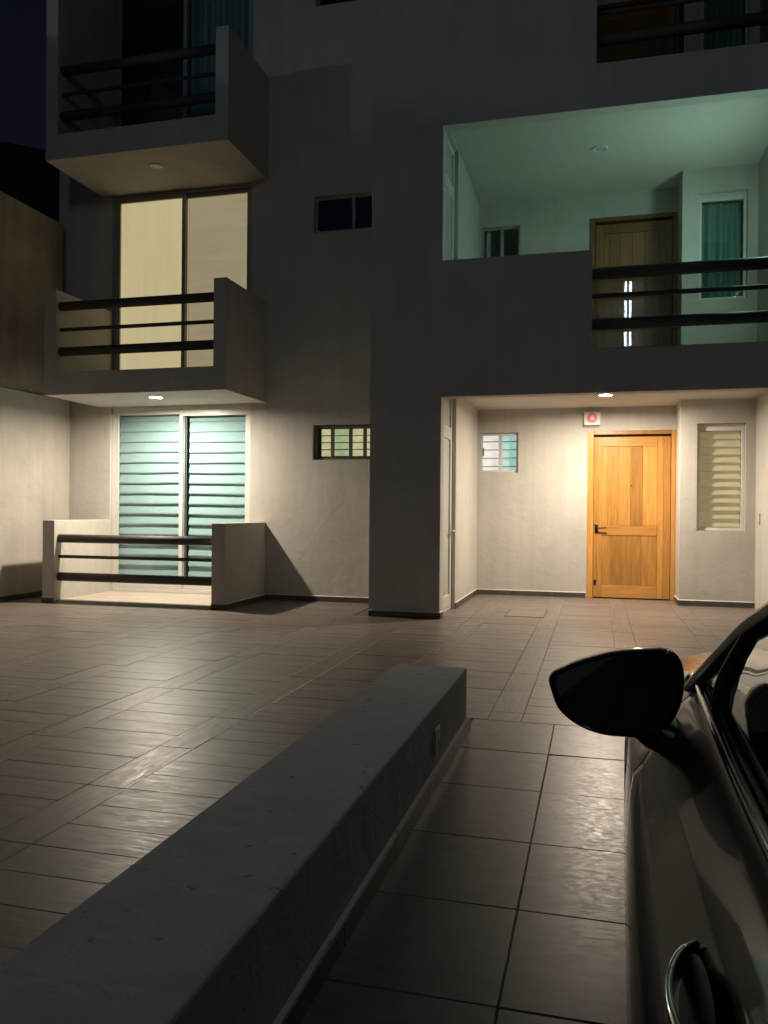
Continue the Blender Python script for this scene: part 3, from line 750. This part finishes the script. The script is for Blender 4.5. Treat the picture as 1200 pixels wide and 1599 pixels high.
# assumed yard lamp, added for the bluish patch on the upper facade, and an added sloped shed to cut its light, beyond the boundary wall, out of the picture at the left
fl = empty('assumed_yard_lamp', (-11.1, 2.25, -0.05)); tag(fl, 'assumed unseen cool white pole lamp in the yard beyond the left boundary wall', 'lamp')
bm = bmesh.new(); bm_cyl(bm, (0,0,0), (0,0,6.9), 0.05, 0.035, seg=12); from_bm('pole', bm, 'metal_dark', fl)
bm = bmesh.new(); bmesh.ops.create_uvsphere(bm, u_segments=16, v_segments=10, radius=0.08, matrix=Matrix.Translation((0,0,7.0))); from_bm('globe', bm, 'flood_lit', fl, True)
bm = bmesh.new(); bm_cyl(bm, (0,0,7.07), (0,0,7.15), 0.13, 0.05, seg=16); from_bm('cap', bm, 'metal_dark', fl)
sh = empty('light_blocker', (-9.4, 4.8, -0.05)); tag(sh, 'unseen added shed with a sloping roof beyond the left boundary wall', 'blocker')
bm = bmesh.new(); P_ = [(2.0,6.55),(4.2,6.85),(5.5,7.25),(7.4,7.75)]
lo = [[bm.verts.new((x, y-4.8, 0)) for y, z in P_] for x in (-.2,.2)]; hi = [[bm.verts.new((x, y-4.8, z)) for y, z in P_] for x in (-.2,.2)]
for i in range(3):
    bm.faces.new((hi[0][i],hi[0][i+1],hi[1][i+1],hi[1][i]))
    for k in (0,1): bm.faces.new((lo[k][i],lo[k][i+1],hi[k][i+1],hi[k][i]))
for i in (0,3): bm.faces.new((lo[0][i],lo[1][i],hi[1][i],hi[0][i]))
from_bm('wall', bm, 'neighbour_render', sh)
#CAR#
# ------------------------------------------------------------------ parked car, facing the entrance, close on the right
XC = 0.919
car = empty('parked_car', (XC, 0.75, 0)); tag(car, 'glossy black sedan parked at the right edge with its wing mirror folded out', 'car')
def curve(ctrl, y):
    c = sorted(ctrl)
    if y <= c[0][0]: return c[0][1]
    if y >= c[-1][0]: return c[-1][1]
    for i in range(len(c)-1):
        if c[i][0] <= y <= c[i+1][0]:
            x0, p0 = c[i]; x1, p1 = c[i+1]; h = x1-x0
            def sl(j):
                if j <= 0 or j >= len(c)-1:
                    a, b_ = (0,1) if j <= 0 else (len(c)-2, len(c)-1); return (c[b_][1]-c[a][1])/(c[b_][0]-c[a][0])
                d0 = (c[j][1]-c[j-1][1])/(c[j][0]-c[j-1][0]); d1 = (c[j+1][1]-c[j][1])/(c[j+1][0]-c[j][0])
                return 0 if d0*d1 <= 0 else 2*d0*d1/(d0+d1)
            t = (y-x0)/h; m0, m1 = sl(i)*h, sl(i+1)*h
            return (2*t**3-3*t**2+1)*p0+(t**3-2*t**2+t)*m0+(-2*t**3+3*t**2)*p1+(t**3-t**2)*m1
Wc = [(-1.5,.70),(-1.42,.79),(-1.2,.845),(-.7,.876),(0,.882),(.6,.878),(1.1,.873),(1.75,.858),(2.3,.838),(2.6,.80),(2.8,.735),(2.93,.62),(3.0,.42)]
ZB = [(-1.5,.70),(-1.45,.85),(-1.3,.95),(-.9,.965),(-.3,.935),(1.0,.902),(1.75,.914),(2.2,.875),(2.5,.82),(2.75,.735),(2.92,.63),(3.0,.54)]
ZC = [(-1.5,.70),(-1.45,.90),(-1.3,1.0),(-.9,1.03),(1.75,.962),(2.2,.922),(2.5,.868),(2.75,.78),(2.92,.66),(3.0,.545)]
AX = (2.17, -0.56)
def w_(y): return curve(Wc, y)
def section(y, mode, groove=0.0):
    w = w_(y)-groove; zb = curve(ZB, y); zc = curve(ZC, y)
    P = [(w-.30,.20),(w-.13,.19),(w-.085,.235),(w-.032,.38),(w,.54),(w-.002,.63),(w-.009,.705),(w-.015,.738),(w-.032,.757),(w-.068,.822),(w-.105,.878),(w-.128,.898)]
    P = [(l, z if z <= .52 else .52+(z-.52)*(zb-.52)/.382) for l, z in P]
    P = [(max(l, 0.05), z) for l, z in P]
    for a in AX:
        d = abs(y-a)
        if d < .345:
            za = .325+math.sqrt(.345**2-d*d); P = [(l, max(z, za) if i < 9 else z) for i, (l, z) in enumerate(P)]
    if mode == 'cabin': P += [(w-.158, zb-.004), (w-.185, .62), (0.0, .32)]
    else: P += [(w*.74, zb+(zc-zb)*.55), (w*.40, zb+(zc-zb)*.92), (0.0, zc)]
    return P
stations = []
def st(y, mode, g=0.0): stations.append((y, mode, g))
ys = [-1.5,-1.48,-1.45,-1.4,-1.3,-1.2,-1.1]
for y in ys: st(y, 'hood')
st(-1.02,'hood'); st(-1.015,'cabin')
yv = []
y = -0.98
while y < 1.78: yv.append(round(y,3)); y += 0.04
for y in yv:
    st(y,'cabin')
for s in (0.345, 1.655):
    for dy, g in ((-.004,0),(-.002,.006),(.002,.006),(.004,0)): st(s+dy,'cabin',g)
st(1.80,'cabin'); st(1.805,'hood')
y = 1.84
while y < 2.62: st(round(y,3),'hood'); y += 0.04
for y in (2.68,2.74,2.8,2.85,2.9,2.93,2.96,2.98,3.0): st(y,'hood')
stations.sort(key=lambda s: (s[0], s[1] == 'hood' if s[0] > 0 else s[1] != 'hood'))
bm = bmesh.new(); rings = []
for (y, mode, g_) in stations:
    P = section(y, mode, g_)
    L = [bm.verts.new((-l, y-0.75, z)) for l, z in P]; Rr = [bm.verts.new((l, y-0.75, z)) for l, z in P[:-1]]
    rings.append((L+Rr[::-1], mode))
nP = len(P)
for (a, ma), (b_, mb) in zip(rings, rings[1:]):
    n_ = len(a)
    for i in range(n_):
        j = (i+1) % n_
        f = bm.faces.new((a[i], a[j], b_[j], b_[i])); f.smooth = True
        inner = nP-3 <= i <= n_-nP+2
        if (inner and ma == 'cabin' and mb == 'cabin' and i not in (nP-4,)) or i == n_-1: f.material_index = 1
for r in (rings[0][0], rings[-1][0]): bm.faces.new(r)
bmesh.ops.recalc_face_normals(bm, faces=bm.faces)
me = bpy.data.meshes.new('body'); bm.to_mesh(me); bm.free(); me.materials.append(MATS['car_paint']); me.materials.append(MATS['plastic_black'])
body = link_obj('body', me, None, car)
def loc(x_lat, y, z, side=-1): return Vector((side*x_lat, y-0.75, z))
RL = [(1.84,.728),(1.72,.724),(1.57,.694),(1.38,.668),(1.30,.659),(.95,.617),(.6,.580),(.1,.560),(-.4,.565),(-.75,.60),(-1.05,.675)]
RZ = [(1.84,.850),(1.72,.897),(1.57,.986),(1.38,1.076),(1.30,1.102),(.95,1.25),(.6,1.36),(.1,1.425),(-.4,1.40),(-.75,1.30),(-1.05,1.06)]
def rail_pt(y): return curve(RL, y), curve(RZ, y)
def sweep(pts, prof, cap=True):
    """profile (u outward, v up) swept along pts; frame: side = world X sign free, up = Z"""
    v, f = [], []
    n_ = len(prof)
    for i, p in enumerate(pts):
        t = (pts[min(i+1,len(pts)-1)]-pts[max(i-1,0)]).normalized()
        s = t.cross(Vector((0,0,1))).normalized(); u = s.cross(t).normalized()
        for a, b_ in prof: q = p+s*a+u*b_; v.append((q.x,q.y,q.z))
    for i in range(len(pts)-1):
        for k in range(n_): f.append((i*n_+k, i*n_+(k+1)%n_, (i+1)*n_+(k+1)%n_, (i+1)*n_+k))
    if cap: f += [tuple(range(n_)), tuple((len(pts)-1)*n_+k for k in range(n_))]
    return v, f
def rounded(w, h, r=None, n=3):
    r = r or min(w,h)*.35; P = []
    for cx, cy, a0 in ((w/2-r,h/2-r,0),(-w/2+r,h/2-r,90),(-w/2+r,-h/2+r,180),(w/2-r,-h/2+r,270)):
        for i in range(n+1):
            a = math.radians(a0+90*i/n); P.append((cx+r*math.cos(a), cy+r*math.sin(a)))
    return P
yr = [1.80-(1.80+1.05)*i/60 for i in range(61)]
for side in (-1, 1):
    pts = [loc(rail_pt(y)[0], y, rail_pt(y)[1], side) for y in yr]
    v, f = sweep(pts, rounded(.046,.036)); from_py('pillar_rail', v, f, 'car_paint', car, True)
    # door glass with a dark rubber edge
    def gpt(y, t):
        la, za = w_(y)-.152, curve(ZB,y)+.004; lb, zb2 = rail_pt(y); lb += .004; zb2 -= .004
        return loc(la+(lb-la)*t+.012*math.sin(PI*t), y, za+(zb2-za)*t, side)
    for (ya, yb, nm) in ((1.690, 1.455, 'quarter_pane'), (1.430, .36, 'door_pane'), (.285, -.9, 'rear_door_pane')):
        v, f = [], []
        n1, n2 = 24, 6
        for i in range(n1+1):
            for k in range(n2+1): q = gpt(ya+(yb-ya)*i/n1, k/n2); v.append((q.x,q.y,q.z))
        for i in range(n1):
            for k in range(n2): b0 = i*(n2+1)+k; f.append((b0,b0+1,b0+n2+2,b0+n2+1))
        from_py(nm, v, f, 'glass_car', car, True)
    pts = [gpt(1.450-.045*t, t)+Vector((side*.004,0,0)) for t in [i/10 for i in range(11)]]
    v, f = sweep(pts, rounded(.026,.016)); from_py('window_divider', v, f, 'plastic_black', car, True)
    v, f = [], []
    for t in [i/8 for i in range(9)]:
        for y in (.37,.275): q = gpt(y, t)+Vector((side*.004,0,0)); v.append((q.x,q.y,q.z))
    f = [(2*i,2*i+1,2*i+3,2*i+2) for i in range(8)]; from_py('door_post', v, f, 'plastic_black', car, True)
    yb_ = [1.79-.04*i for i in range(68)]
    pts = [loc(w_(y)-.133, y, curve(ZB,y)+.003, side) for y in yb_]
    v, f = sweep(pts, rounded(.014,.018)); from_py('belt_trim', v, f, 'chrome', car, True)
    pts = [loc(w_(y)-.147, y, curve(ZB,y)+.008, side) for y in yb_]
    v, f = sweep(pts, rounded(.008,.012)); from_py('window_seal', v, f, 'rubber', car, True)
    pts = [loc(rail_pt(y)[0]+.008, y, rail_pt(y)[1]-.022, side) for y in yr[4:]]
    v, f = sweep(pts, rounded(.008,.008)); from_py('window_seal', v, f, 'rubber', car, True)
    # door handles
    for yh in (.76, -.36):
        bm = bmesh.new(); pts = []
        for i in range(15):
            t = i/14; o = .034*math.sin(PI*min(1,max(0,t)))**.6
            yy_ = yh-.115+.23*t; zz = curve(ZB,yy_)-.098
            pts.append(loc(w_(yy_)-.058+o, yy_, zz+.004*math.sin(PI*t), side))
        v, f = sweep(pts, rounded(.008,.026, .0035)); from_py('door_handle', v, f, 'chrome', car, True)
        c = loc(w_(yh)-.050, yh, curve(ZB,yh)-.100, side)
        v, f = [], []
        for i in range(20):
            a = 2*PI*i/20; v.append((c.x+side*(.004-.018*math.sin(a)*.62), c.y+.095*math.cos(a), c.z+.034*math.sin(a)))
        from_py('handle_recess', v, [tuple(range(20))], 'plastic_black', car)
    # wheels
    for a in AX:
        wb = empty('wheel', (side*.715, a-.75, .325)); wb.parent = car
        bm = bmesh.new(); prof = [(.20,-.09),(.29,-.10),(.315,-.085),(.325,-.05),(.325,.05),(.315,.085),(.29,.10),(.20,.09)]; nn = 40
        Rg = [[bm.verts.new((dx, r*math.cos(2*PI*i/nn), r*math.sin(2*PI*i/nn))) for i in range(nn)] for r, dx in prof]
        for p_, q_ in zip(Rg, Rg[1:]):
            for i in range(nn): bm.faces.new((p_[i],p_[(i+1)%nn],q_[(i+1)%nn],q_[i]))
        from_bm('tyre', bm, 'rubber', wb, True)
        bm = bmesh.new()
        bm_cyl(bm, (side*.03,0,0), (side*.05,0,0), .205, seg=32)
        for i in range(5):
            a_ = 2*PI*i/5; M = Matrix.Rotation(a_,4,'X'); r0 = bmesh.ops.create_cube(bm, size=1, matrix=M @ Matrix.Translation((side*.062,0,.11)) @ Matrix.Diagonal((.03,.045,.19,1)))
        bm_cyl(bm, (side*.045,0,0), (side*.085,0,0), .04, .03, seg=16)
        from_bm('rim', bm, 'alu_grey', wb)
# windscreen, rear window, roof
def span(name, y_list, crown, mat, bulge):
    v, f = [], []; m_ = 14
    for y in y_list:
        l, z = rail_pt(y)
        for k in range(m_+1):
            s = -1+2*k/m_; c = 1-s*s
            v.append((l*s, y-.75+bulge*c, z+crown*c))
    for i in range(len(y_list)-1):
        for k in range(m_): b0 = i*(m_+1)+k; f.append((b0,b0+1,b0+m_+2,b0+m_+1))
    return from_py(name, v, f, mat, car, True)
span('windscreen', [1.78-(1.78-.62)*i/14 for i in range(15)], .02, 'glass_car', .06)
span('roof', [.62-(.62+.45)*i/14 for i in range(15)], .045, 'car_paint', 0.0)
span('rear_window', [-.45-.60*i/10 for i in range(11)], .03, 'glass_car', -.05)
# wing mirrors: shell, glass, arm
MO = [(-.082,.947),(-.056,.964),(-.028,.978),(.033,.999),(.087,1.008),(.121,1.009),(.14,.999),(.149,.975),(.149,.939),(.143,.911),(.13,.884),(.109,.863),(.077,.852),(.05,.85),(.017,.85),(-.016,.857),(-.044,.871),(-.065,.89),(-.077,.918)]
cx, cz = .045, .93
def smooth_loop(P, n=4):
    o = []
    for i in range(len(P)):
        p0, p1, p2, p3 = (Vector(P[(i+k-1) % len(P)]) for k in range(4))
        for j in range(n):
            t = j/n; o.append(tuple(0.5*(2*p1+(p2-p0)*t+(2*p0-5*p1+4*p2-p3)*t*t+(3*p1-p0-3*p2+p3)*t**3)))
    return o
MO = smooth_loop(MO)
for side in (-1, 1):
    def mp(x, y, z): return Vector(((x-XC) if side < 0 else -(x-XC), y-.75, z))
    bm = bmesh.new(); R_ = []
    for (s, y) in ((.90,1.513),(.955,1.500),(1.0,1.508),(1.0,1.535),(.94,1.575),(.80,1.605),(.55,1.622)):
        R_.append([bm.verts.new(mp(cx+(x-cx)*s, y+(x-cx)*(-.10), cz+(z-cz)*s)) for x, z in MO])
    nn = len(MO)
    for p_, q_ in zip(R_, R_[1:]):
        for i in range(nn): bm.faces.new((p_[i],p_[(i+1)%nn],q_[(i+1)%nn],q_[i]))
    bm.faces.new(R_[-1])
    mh = from_bm('wing_mirror', bm, 'car_paint', car, True)
    bm = bmesh.new(); vs = [bm.verts.new(mp(cx+(x-cx)*.905, 1.512+(x-cx)*(-.10), cz+(z-cz)*.905)) for x, z in MO]; bm.faces.new(vs)
    from_bm('mirror_glass', bm, 'mirror_glass', mh)
    pts = [mp(*p) for p in ((.060,1.600,.900),(.085,1.598,.868),(.112,1.594,.846),(.142,1.59,.834),(.182,1.59,.834))]
    v, f = sweep(pts, rounded(.12,.06)); from_py('mirror_arm', v, f, 'plastic_black', mh, True)
# interior
def rbox(name, x0,x1,y0,y1,z0,z1,mat,bev): return box(name, x0-XC,x1-XC,y0-.75,y1-.75,z0,z1,mat,car,bev,3)
rbox('dashboard', .20,1.64,1.30,1.80,.60,.915,'plastic_black',.06)
for xs in (.52, 1.32):
    rbox('seat_cushion', xs-.25,xs+.25,.30,.85,.40,.58,'plastic_black',.05)
    rbox('seat_back', xs-.24,xs+.24,.10,.30,.55,1.08,'plastic_black',.06)
    rbox('headrest', xs-.13,xs+.13,.10,.20,1.10,1.28,'plastic_black',.04)
rbox('rear_seat', .28,1.56,-.75,-.45,.45,1.02,'plastic_black',.06)
pts = [Vector((.54-XC+.175*math.cos(2*PI*i/32), 1.10-.75+.06*math.sin(2*PI*i/32), .86+.165*math.sin(2*PI*i/32))) for i in range(32)]
bm = bmesh.new()
for i in range(32): bm_cyl(bm, pts[i], pts[(i+1)%32], .015, seg=8)
bm_box(bm, .54-XC-.16,.54-XC+.16, .37,.40,.83,.875,.01,1); bm_cyl(bm, (.54-XC,.40,.85), (.54-XC,.62,.80), .04, seg=12)
from_bm('steering_wheel', bm, 'plastic_black', car, True)
# lamps at the front and rear
for side in (-1, 1):
    for (y, z0, z1, l0, l1, mt, nm) in ((2.82,.60,.68,.40,.70,'chrome','headlight'),(-1.46,.68,.80,.42,.72,'red_print','tail_light')):
        bm = bmesh.new(); bm_box(bm, side*l0 if side > 0 else -l1, l1 if side > 0 else -l0, y-.75-.05, y-.75+.06, z0, z1, .02, 2); from_bm(nm, bm, mt, car)
